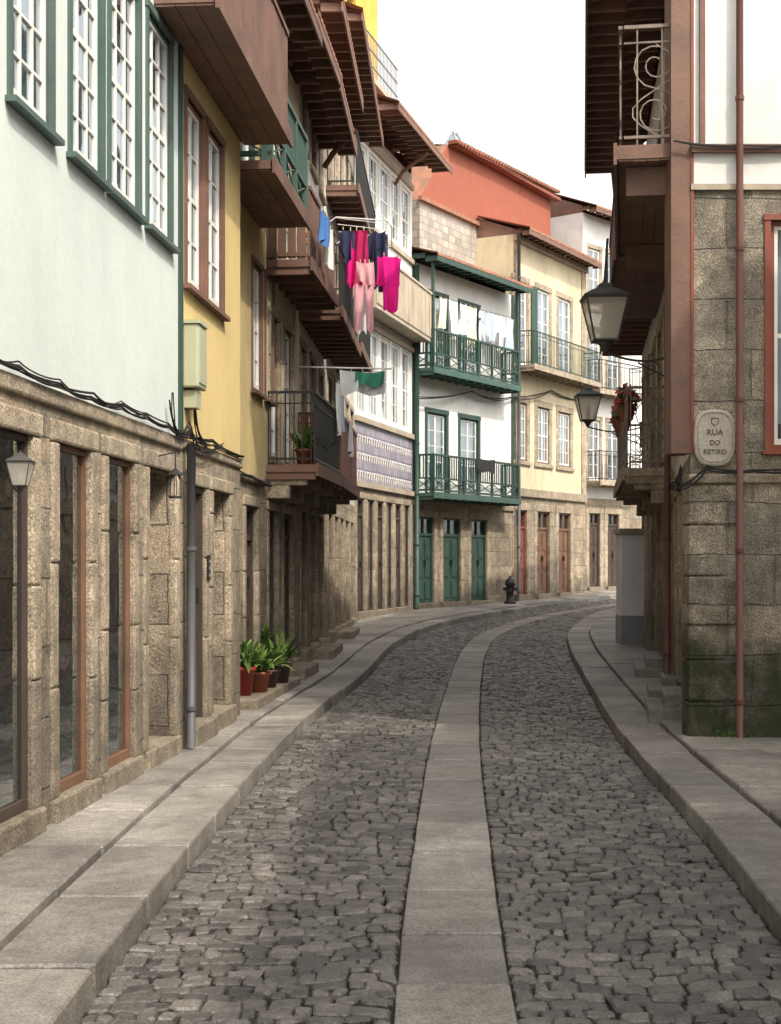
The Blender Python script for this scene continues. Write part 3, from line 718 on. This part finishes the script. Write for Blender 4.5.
for w in wl: window(b,w,'white_paint','white_paint',2,4,'granite',.12)
band(b,2.9,8.6,'white_plaster',wl); body(b,-.1,8.6,'white_plaster'); roof(b,8.6,.6); b.done()
b=B('rendered_town_house',(6,35,.1)).fr((9.4,42.5),(5.77,33.9))
gd=[(.6+1.7*i,1.5+1.7*i,.6,2.7) for i in range(5)]
for r in gd: door(b,r,'door_brown')
band(b,-.1,2.9,'granite_blocks',gd)
wl=[(x[0],x[1],z,z+1.7) for x in gd for z in (3.2,5.8)]
for w in wl: window(b,w,'white_paint','white_paint',2,4,'granite',.12)
band(b,2.9,8.2,'cream_plaster',wl); body(b,-.1,8.2,'cream_plaster'); roof(b,8.2,.6); b.done()
# added unseen house beside the viewpoint to shade the street; low front, taller rear
b=B('added_shade_house',(3.6,4,0)).fr((3.7,9.6),(3.4,-9)); L=b.L
gd=[(.7+1.8*i,1.7+1.8*i,.3,2.5) for i in range(10)]
for i,r in enumerate(gd): door(b,r,['green_paint','door_brown'][i%2])
band(b,-.1,2.9,'granite_blocks',gd)
wl=[(x[0],x[1],z,z+1.8) for x in gd for z in (3.4,5.6)]
for w in wl: window(b,w,'white_paint','white_paint',2,4,'granite',.14)
band(b,2.9,7.45,'white_plaster',wl); body(b,-.1,7.45,'white_plaster',depth=2.0)
b.box('parapet|granite',0,L,-.3,.12,7.45,7.6)
b.box('rear_range|white_plaster',.01,L-.01,-8,-2.0,0,9.3); b.box('rear_roof|roof_tile',-.1,L+.1,-8.2,-1.9,9.3,9.45)  # rear height chosen to shade the corner house yet let sun onto the road
b.done()
b=B('white_porch_wall',(4.2,26,.1)).fr((3.95,25.6),(4.4,25.6))
b.box('wall|white_plaster',0,.45,-.65,0,0,2.15); b.box('cap|granite',-.04,.48,-.68,.04,2.15,2.24); b.box('plinth|grey_paint',-.01,.46,-.66,.012,0,.75); b.done()
for (y0,y1,x) in ((14.3,15.5,-.34),(16.3,17.3,-.3),(19.4,21.2,-.36)):
    X=3.22+(y0-17)*.128 if y0>17 else 2.6+(y0-13)*.155
    bb=B('doorstep',(X,y0,0)).fr((X+.15*(y1-y0),y1),(X,y0)); bb.box('stone_slab|slab_granite',0,bb.L,-.1,-x,.0,.25+g(y0)); bb.box('stone_riser|slab_granite',.1,bb.L-.1,-.1,-x-.15,.2,.38+g(y0)); bb.done()
for (y0,y1) in ((15.3,18.4),):
    bb=B('doorstep',(-1.6,y0,0)).fr((-1.80+.083*(y0-15),y0),(-1.80+.083*(y1-15),y1)); bb.box('stone_slab|granite',0,bb.L,-.1,.42,.0,.26); bb.done()
for (y0,y1) in ((19.0,20.4),(22.5,24.5),(27,29)):
    x=lambda y:(-1.3+(y-21)*.0417) if y>21 else -1.3+(y-21)*.08
    bb=B('doorstep',(x(y0),y0,0)).fr((x(y0),y0),(x(y1),y1)); bb.box('stone_slab|granite',0,bb.L,-.1,.38,.0,.28+g(y0)); bb.done()

downpipe('drainpipe',xa(12.2)+.07,12.2,.15,2.62,'pipe_grey',.036)
downpipe('drainpipe',-1.66,15.05,2.3,8.0,'pipe_brown',.04)
downpipe('drainpipe',-1.36,20.6,.3,5.1,'pipe_brown',.035)
downpipe('drainpipe',.68,38.5,.5,9.3,'green_paint',.06)
downpipe('drainpipe',3.72,43.45,.5,11.2,'pipe_grey',.05)
downpipe('drainpipe',3.01,12.93,.14,10,'pipe_brown',.032)
downpipe('drainpipe',3.12,16.9,.3,4.6,'pipe_brown',.035)
for pts in (([(-.55,23.5,8.45),(-.9,23.6,8.1),(-1.05,23.7,7.9)]),([(.9,36,11.5),(.3,36.2,11.1),(.1,36.3,10.8)])):
    b=B('gutter_outlet',pts[0]); b.tube('pipe|pipe_brown',pts,.045,8,local=False); b.done()

def cable(name,pts,n,spread,r=.009,sag=.03):
    b=B(name,pts[0])
    for c in range(n):
        P=[]
        off=[(ru(-spread,spread),ru(-spread,spread)) for _ in pts]
        for i,(p,q) in enumerate(zip(pts,pts[1:])):
            m=8; s=sag*ru(.3,1.6)
            for j in range(m+(i==len(pts)-2)):
                t=j/m; x=Vector(p)*(1-t)+Vector(q)*t
                o0=off[i][0]*(1-t)+off[i+1][0]*t; o1=off[i][1]*(1-t)+off[i+1][1]*t
                P.append((x.x+abs(o0)*.6,x.y,x.z+o1-s*4*t*(1-t)))
        b.tube('strand_%d|cable'%c,P,r*ru(.7,1.3),6,local=False)
    b.done()
cable('cable_bundle',[(xa(y)+.04,y,2.70+.012*math.sin(y*2)) for y in (-2,1,3.5,5,6.5,7.3,8.0,8.7,9.4,10.1,10.8,11.5,12.2,13.2,14.7)],6,.03,.007,.02)
cable('cable_bundle',[(-1.75,15.0,2.7),(-1.58,17,2.65),(-1.42,19,2.62),(-1.25,21,2.62)],4,.04,.008)
cable('cable_bundle',[(xa(11.55)+.04,11.55,2.92),(xa(11.75)+.04,11.75,2.66),(xa(12.2)+.04,12.25,2.78),(xa(12.7)+.04,12.7,2.62),(xa(13.6)+.04,13.6,2.7)],4,.05,.006,.05)
cable('cable_bundle',[(xa(12.4)+.04,12.4,2.92),(xa(12.5)+.05,12.5,2.7),(xa(12.9)+.05,12.9,2.66)],4,.04,.006,.02)
cable('cable_bundle',[(2.44,12.93,5.28),(3.0,12.93,5.24),(3.6,12.93,5.26),(5,12.93,5.25),(8,12.93,5.25)],2,.015,.007,.015)
cable('cable_bundle',[(2.5,12.92,2.3),(2.72,12.92,2.47),(3.1,12.92,2.45),(3.7,12.92,2.47),(6,12.92,2.47)],3,.02,.007,.02)
cable('cable_bundle',[(2.5,13.1,2.35),(2.8,14.5,2.55),(3.1,16.5,2.5),(3.5,21,2.65)],4,.05,.008,.08)
cable('cable_bundle',[(.75,38.4,5.9),(2.2,40.8,6.3),(3.5,43.2,6.4),(4.9,45.8,6.9),(6.2,48.3,6.9)],2,.04,.014,.1)

x=xa(12.35); b=B('utility_box',(x,12.35,3.1)).fr((xa(12.2),12.2),(xa(12.62),12.62))
b.box('cabinet|utility_box',.0,.33,.0,.13,3.08,3.6); b.box('lid|utility_box',-.012,.342,-.0,.145,3.6,3.63); b.box('door_leaf|utility_box',.025,.305,.13,.138,3.12,3.57); b.box('conduit_box|utility_box',.05,.25,.0,.1,2.92,3.06)
b.done(bevel=('cabinet',))
b=B('intercom_panel',(xa(13.05),13.05,1.5)).fr((xa(13.1),13.1),(xa(13.22),13.22)); b.box('plate|iron',0,.1,.0,.03,1.5,1.72)
for i in range(3): b.box('button|grey_paint',.03,.07,.03,.036,1.53+i*.06,1.56+i*.06)
b.done()
b=B('street_name_sign',(2.8,12.97,2.7))
cx,cz=2.80,2.74
def oval(w,h,y,n=40,p=3.0):
    return [(cx+math.copysign(abs(math.cos(2*math.pi*i/n))**(2/p),math.cos(2*math.pi*i/n))*w,y,cz+math.copysign(abs(math.sin(2*math.pi*i/n))**(2/p),math.sin(2*math.pi*i/n))*h*(1 if math.sin(2*math.pi*i/n)>0 else 1.08)) for i in range(n)]
o0=oval(.178,.235,12.995); o1=oval(.178,.235,12.955); o2=oval(.165,.222,12.945)
for A_,B_ in ((o0,o1),(o1,o2)):
    for i in range(40):
        j=(i+1)%40; b.face('plaque|sign_stone',[A_[i],A_[j],B_[j],B_[i]])
b.face('plaque|sign_stone',o2)
rim=oval(.15,.205,12.944); b.tube('rim|letter',rim+[rim[0]],.0025,4,local=False)
for t,z,sz in (('RUA',.015,.072),('DO',-.07,.06),('RETIRO',-.15,.06)):
    cu=bpy.data.curves.new('lettering','FONT'); cu.body=t; cu.size=sz; cu.align_x='CENTER'; cu.extrude=.002
    ob=bpy.data.objects.new('lettering',cu); ob.location=(cx,12.942,cz+z); ob.rotation_euler=(math.pi/2,0,0); cu.materials.append(MATS['letter']); link(ob); b.extra.append(ob)
cr_=[(cx-.03,12.942,cz+.16),(cx-.03,12.942,cz+.12),(cx,12.942,cz+.095),(cx+.03,12.942,cz+.12),(cx+.03,12.942,cz+.16),(cx-.03,12.942,cz+.16)]
b.tube('crest|letter',cr_,.004,4,local=False)
b.done()

def lantern(name,c,s,wall=None,big=True):
    b=B(name,c); X,Y_,Z=c; M='lamp_metal'
    tw,bw,h=.205*s,.115*s,.42*s
    def ring(w,z): return [(X-w,Y_-w,Z+z),(X+w,Y_-w,Z+z),(X+w,Y_+w,Z+z),(X-w,Y_+w,Z+z)]
    bt,tp=ring(bw,0),ring(tw,h)
    for i in range(4):
        j=(i+1)%4; b.face('lamp_glass|lamp_glass',[bt[i],bt[j],tp[j],tp[i]])
        b.tube('lamp_frame|'+M,[bt[i],tp[i]],.010*s,6,local=False); b.tube('lamp_frame|'+M,[bt[i],bt[j]],.012*s,6,local=False); b.tube('lamp_frame|'+M,[tp[i],tp[j]],.017*s,6,local=False)
    prof=[(ring(tw*1.12,h+.01*s)),(ring(tw*.72,h+.065*s)),(ring(tw*.36,h+.105*s)),(ring(tw*.32,h+.135*s)),(ring(tw*.12,h+.16*s))]
    for A_,B_ in zip(prof,prof[1:]):
        for i in range(4):
            j=(i+1)%4; b.face('lamp_roof|'+M,[A_[i],A_[j],B_[j],B_[i]])
    b.face('lamp_roof|'+M,prof[0])
    b.lathe('finial|'+M,(X,Y_,Z+h+.155*s),[(.02*s,0),(.022*s,.02*s),(.01*s,.035*s),(.003*s,.05*s)],10)
    b.lathe('lamp_base|'+M,(X,Y_,Z-.09*s),[(.012*s,-.03*s),(.035*s,0),(.05*s,.04*s),(bw*.95,.09*s)],12)
    b.lathe('bulb|c_white',(X,Y_,Z+.02*s),[(.02*s,0),(.03*s,.08*s),(.05*s,.15*s),(.035*s,.22*s),(.01*s,.24*s)],12)
    if wall:
        W=Vector(wall); A0=Vector((X,Y_,Z-.11*s)); d=W-A0
        pts=[tuple(A0+Vector((d.x*t,d.y*t,-.08*math.sin(math.pi*t)*s+d.z*t))) for t in [i/10 for i in range(11)]]
        b.tube('bracket|'+M,pts,.013*max(s,.5),8,local=False)
        if big:
            sp=[]
            for q in range(26):
                a=q/25*math.pi*3.3; r=.09*(1-.8*q/25); t=.62
                sp.append((A0.x+d.x*t+d.normalized().x*r*math.cos(a),A0.y+d.y*t+d.normalized().y*r*math.cos(a),A0.z+d.z*t-.16+r*math.sin(a)))
            b.tube('bracket_scroll|'+M,sp,.008,6,local=False)
            b.tube('bracket_stay|'+M,[(W.x,W.y,W.z-.3),tuple(A0+d*.45+Vector((0,0,-.1)))],.010,6,local=False)
            b.tube('wall_plate|'+M,[(W.x,W.y,W.z-.35),(W.x,W.y,W.z+.1)],.022,6,local=False)
    b.done(smooth=('bulb','finial','lamp_base','bracket'))
lantern('street_lantern',(2.17,15.2,3.90),1.02,wall=(2.92,15.2,3.77))
lantern('street_lantern',(3.42,26.0,4.12),1.0,wall=(4.34,26.0,4.0))
lantern('wall_lantern',(xa(7.95)+.07,7.95,2.06),.3,wall=(xa(7.95)+.0,7.95,2.12),big=False)
x0,y0=xa(11.3)+.15,11.25; b=B('wire_hanging_lantern',(x0,y0,2.2))
for i in range(8):
    a=i*math.pi/4; b.tube('cage|iron',[(x0+.02*math.cos(a),y0+.02*math.sin(a),2.32),(x0+.06*math.cos(a),y0+.06*math.sin(a),2.26),(x0+.06*math.cos(a),y0+.06*math.sin(a),2.17),(x0+.045*math.cos(a),y0+.045*math.sin(a),2.14)],.004,4,local=False)
b.lathe('cap|iron',(x0,y0,2.31),[(.07,0),(.03,.03),(.01,.05)],12); b.lathe('bottom|iron',(x0,y0,2.135),[(.05,0),(.05,.015)],12)
b.tube('hook|iron',[(x0-.14,y0,2.45),(x0,y0,2.48),(x0,y0,2.35)],.006,5,local=False); b.done()

def leafstrip(b,key,base,az,ln,w,up,droop):
    V,F,U=b.buf(key); i0=len(V); n=6; sx,sy=-math.sin(az),math.cos(az)
    for i in range(n+1):
        t=i/n; r=ln*t*math.cos(up)*(1-.1*t); z=ln*(math.sin(up)*t-droop*t*t); ww=w*math.sin(math.pi*min(1,.12+t*.88))**.7 if i<n else .001
        cx_,cy=base[0]+math.cos(az)*r,base[1]+math.sin(az)*r
        V.append((cx_-sx*ww,cy-sy*ww,base[2]+z+ww*.3)); V.append((cx_,cy,base[2]+z)); V.append((cx_+sx*ww,cy+sy*ww,base[2]+z+ww*.3))
    for i in range(n):
        for k in (0,1):
            a=i0+i*3+k; F.append((a,a+1,a+4,a+3)); U.extend([(0,0)]*4)
def potplant(name,x,y,z,r,h,pm,nl,ln,w,lm='leaf'):
    b=B(name,(x,y,z)); b.lathe('pot|'+pm,(x,y,z),[(r*.68,0),(r*.95,h*.85),(r*1.08,h*.86),(r*1.08,h),(r*.92,h),(r*.9,h*.92)],20)
    for i in range(nl):
        leafstrip(b,'leaves|'+(lm if R()<.75 else 'leaf_pale'),(x+ru(-.05,.05),y+ru(-.05,.05),z+h*.92),ru(0,6.28),ln*ru(.6,1.1),w*ru(.7,1.2),ru(.6,1.45),ru(.15,.75))
    b.done(smooth=('pot','leaves'))
potplant('potted_plant',-1.55,15.75,.262,.13,.30,'red_glaze',60,.55,.03)
potplant('potted_plant',-1.42,16.15,.262,.13,.22,'terracotta',50,.5,.028)
potplant('potted_plant',-1.36,16.75,.262,.12,.2,'dark_pot',60,.55,.03)
potplant('potted_plant',-1.28,17.4,.262,.13,.22,'dark_pot',55,.55,.028)
potplant('potted_plant',-1.50,18.0,.262,.12,.45,'dark_pot',40,.4,.02)
for i,(y,m) in enumerate(((18.6,'terracotta'),(19.0,'red_glaze'),(19.5,'terracotta'),(20.1,'dark_pot'))):
    xx=-1.3+(y-21)*.083+.42; potplant('balcony_plant',xx,y,2.86,.1,.2,m,44,.5,.026)
def bush(name,c,rad,n,mats,s=.03):
    b=B(name,c)
    for i in range(n):
        while True:
            p=Vector((ru(-1,1),ru(-1,1),ru(-1,1)))
            if p.length<1: break
        p=Vector(c)+Vector((p.x*rad[0],p.y*rad[1],p.z*rad[2])); a=Vector((ru(-1,1),ru(-1,1),ru(-1,1))).normalized(); q=a.cross(Vector((ru(-1,1),ru(-1,1),ru(-1,1)))).normalized()
        m=random.choice(mats); k=('petals|' if 'petal' in m else 'leaves|')+m
        b.face(k,[tuple(p-a*s),tuple(p+q*s*.6),tuple(p+a*s),tuple(p-q*s*.6)])
    return b
for y in (18.6,20.1,20.9):
    xx=3.22+(y-17)*.128-.5
    b=bush('geranium_window_box',(xx,y,3.68),(.15,.25,.18),300,['leaf','leaf','petal_pink','petal_red','leaf_pale'],.04)
    b.lathe('pot|terracotta',(xx,y,3.42),[(.08,0),(.11,.16),(.12,.2)],14); b.done()
b=bush('window_geranium',(-1.3,21.9,3.6),(.1,.2,.14),160,['leaf','petal_red','leaf_pale'],.03); b.done()
b=bush('wall_weeds',(2.93,12.93,.17),(.22,.05,.06),160,['leaf','leaf'],.011); b.done()

def cloth(name,p,dr,w,h,m,kind='towel',fold=.03):
    b=B(name,p); d=Vector((dr[0],dr[1],0)).normalized(); nn=Vector((d.y,-d.x,0)); ph=ru(0,6)
    def sheet(u0,u1,z0,z1,tap=0,nx=12,nz=12):
        key='fabric|'+m; V,F,U=b.buf(key); i0=len(V); sk=ru(-.12,.12)
        for j in range(nz+1):
            t=j/nz
            for i in range(nx+1):
                s=i/nx; u=u0+(u1-u0)*s; uc=(u0+u1)/2; u=uc+(u-uc)*(1-tap*t)
                f=fold*(.3+t)*math.sin(u*30/max(w,.3)*.5+ph+t*1.5)+fold*.5*math.sin(u*47+ph*2)
                q=Vector(p)+d*(u+sk*.3*t*h)+nn*f; V.append((q.x,q.y,p[2]-(z0+(z1-z0)*t)-.03*math.sin(s*math.pi)*(1-t)-t*(sk*s*.5*h+.03*math.sin(s*9+ph))))
        for j in range(nz):
            for i in range(nx):
                a=i0+j*(nx+1)+i; F.append((a,a+1,a+nx+2,a+nx+1)); U.extend([(0,0)]*4)
    if kind=='towel': sheet(0,w,0,h,.05)
    elif kind=='shirt':
        sheet(w*.2,w*.8,0,h,-.1); sheet(0,w*.21,.02,h*.55,.1,4); sheet(w*.79,w,.02,h*.6,.1,4)
    elif kind=='trousers':
        sheet(0,w,0,h*.3,.02); sheet(0,w*.47,h*.3,h,.15,6); sheet(w*.53,w,h*.3,h*.97,.15,6)
    for u in (w*.25,w*.75):
        q=Vector(p)+d*u; b.tube('pegs|c_paleyellow',[(q.x,q.y,q.z-.03),(q.x,q.y,q.z+.03)],.008,4,local=False)
    b.done(smooth=('fabric',))
b=B('clothes_drying_rack',(-.6,22,6.6))
for yy in (21.6,22.0,22.5,23.0): b.tube('line|white_paint',[(-.78,yy,6.62),(.0,yy+.1,6.55)],.006,5,local=False)
b.tube('arm|white_paint',[(-1.2,21.55,6.3),(-.78,21.55,6.62),(-.05,21.6,6.58),(.02,22.0,6.56),(.02,23.1,6.52)],.010,6,local=False)
b.tube('arm|white_paint',[(-1.2,23.1,6.3),(-.78,23.1,6.6),(.02,23.1,6.52)],.010,6,local=False)
b.done()
dx=(1,.1)
cloth('hanging_jacket',(-.18,21.6,6.1),(1,.45),.38,.80,'c_magenta','shirt',.06)
cloth('hanging_trousers',(-.5,21.62,6.0),dx,.26,1.05,'c_pink','trousers',.045)
cloth('hanging_shirt',(-.3,22.0,6.53),(1,.3),.28,.85,'c_navy','shirt',.05)
cloth('hanging_dress',(-.55,22.0,6.55),(1,-.2),.22,.9,'c_crimson','shirt',.05)
cloth('hanging_shirt',(-.75,22.0,6.55),dx,.22,.5,'c_navy','shirt')
cloth('hanging_shirt',(-.70,22.5,6.55),dx,.2,.75,'c_magenta','towel',.05)
cloth('hanging_shirt',(-.42,22.5,6.55),dx,.3,.6,'c_dark','shirt')
cloth('hanging_towel',(-.55,22.5,5.9),dx,.2,.8,'c_white','towel',.05)
cloth('hanging_towel',(-.2,23.0,6.5),dx,.16,.7,'c_violet','towel')
cloth('hanging_shirt',(-.62,23.0,6.5),dx,.3,.8,'c_pink','shirt')
cloth('hanging_towel',(-.86,18.2,5.98),(.15,1),.6,.4,'c_blue','towel'); cloth('hanging_towel',(-.82,18.9,5.95),(.15,1),.45,.5,'c_white','towel')
cloth('hanging_flag',(-.72,21.2,4.38),(1,.05),.66,.34,'c_white','towel',.05); cloth('hanging_flag_panel',(-.50,21.14,4.36),(1,.05),.42,.22,'c_green','towel',.04)
b=B('flag_pole',(-1.2,21.2,4.4)); b.tube('pole|white_paint',[(-1.28,21.2,4.42),(0,21.24,4.40)],.012,6,local=False); b.tube('pole_end|iron',[(-.0,21.24,4.40),(.01,21.24,4.40)],.018,6,local=False); b.done()
cloth('hanging_towel',(-.72,20.3,4.1),(.1,1),.3,.7,'c_white','towel'); cloth('hanging_towel',(-.70,20.7,4.0),(.1,1),.3,.5,'c_greyblue','towel')
cloth('hanging_towel',(-.62,22.4,3.8),(.05,1),.8,.5,'c_white','towel')
f=B('tmp').fr(P5,P6)
for u,w,h,m,k in ((.6,.4,.8,'c_paleyellow','towel'),(1.1,.45,1.0,'c_white','towel'),(1.65,.5,.8,'c_white','shirt'),(2.2,.5,1.05,'c_paleyellow','towel'),(2.8,.35,.9,'c_greyblue','trousers'),(3.25,.5,.75,'c_greyblue','shirt'),(3.8,.5,.95,'c_white','shirt'),(4.4,.5,.85,'c_greyblue','towel')):
    p=f.P(u,.45,8.55); cloth('hanging_laundry',p,(f.d.x,f.d.y),w,h,m,k,.05)
b=B('washing_line',f.P(.1,.45,8.56)); b.tube('line|cable',[f.P(.1,.45,8.6),f.P(2.6,.45,8.53),f.P(5.1,.45,8.6)],.008,4,local=False); b.done()
cloth('hanging_blanket',f.P(2.3,.66,4.47),(f.d.x,f.d.y),1.0,.35,'c_dark','towel')
hx,hy=3.35,42.0; hz=g(hy)+.14; b=B('fire_hydrant',(hx,hy,hz))
b.lathe('barrel|iron',(hx,hy,hz),[(.17,0),(.17,.06),(.11,.08),(.11,.5),(.15,.52),(.15,.57),(.12,.66),(.05,.72),(.03,.78)],16)
for s in (-1,1): b.tube('nozzle|iron',[(hx+s*.09,hy,hz+.42),(hx+s*.2,hy,hz+.42)],.055,12,local=False)
b.tube('nozzle|iron',[(hx,hy-.09,hz+.38),(hx,hy-.2,hz+.38)],.07,12,local=False); b.done(smooth=('barrel',))

# ------------------------------------------------------------------ light
w=bpy.data.worlds.new('World'); scene.world=w; w.use_nodes=True; nt=w.node_tree
bg=nt.nodes['Background']; sky=nt.nodes.new('ShaderNodeTexSky'); sky.sky_type='NISHITA'; sky.sun_disc=False
S=Vector((.42,-.50,.78)).normalized()
sky.sun_elevation=math.asin(S.z); sky.sun_rotation=math.atan2(S.x,S.y); sky.dust_density=4; sky.air_density=1.0
hs=nt.nodes.new('ShaderNodeHueSaturation'); hs.inputs['Saturation'].default_value=.25; hs.inputs['Value'].default_value=2.9
nt.links.new(sky.outputs[0],hs.inputs['Color'])
tint=nt.nodes.new('ShaderNodeMix'); tint.data_type='RGBA'; tint.blend_type='MULTIPLY'; tint.inputs[0].default_value=1; tint.inputs[7].default_value=(1.0,.965,.915,1)
nt.links.new(hs.outputs[0],tint.inputs[6]); nt.links.new(tint.outputs[2],bg.inputs[0]); bg.inputs[1].default_value=.15
sl=bpy.data.lights.new('sun','SUN'); sl.energy=3.4; sl.angle=math.radians(.8); sl.color=(1,.90,.76)
so=bpy.data.objects.new('sun',sl); so.rotation_euler=(-S).to_track_quat('-Z','Y').to_euler(); link(so)
cam=bpy.data.cameras.new('camera'); co=bpy.data.objects.new('camera',cam); link(co)
co.location=(0,0,EYE); co.rotation_euler=(math.pi/2,0,0); cam.sensor_fit='VERTICAL'; cam.sensor_height=36; cam.lens=1500/1024*36
cam.shift_y=51/1024; cam.clip_end=1000; cam.clip_start=.05
scene.camera=co
scene.view_settings.view_transform='Standard'; scene.view_settings.look='None'; scene.view_settings.exposure=0
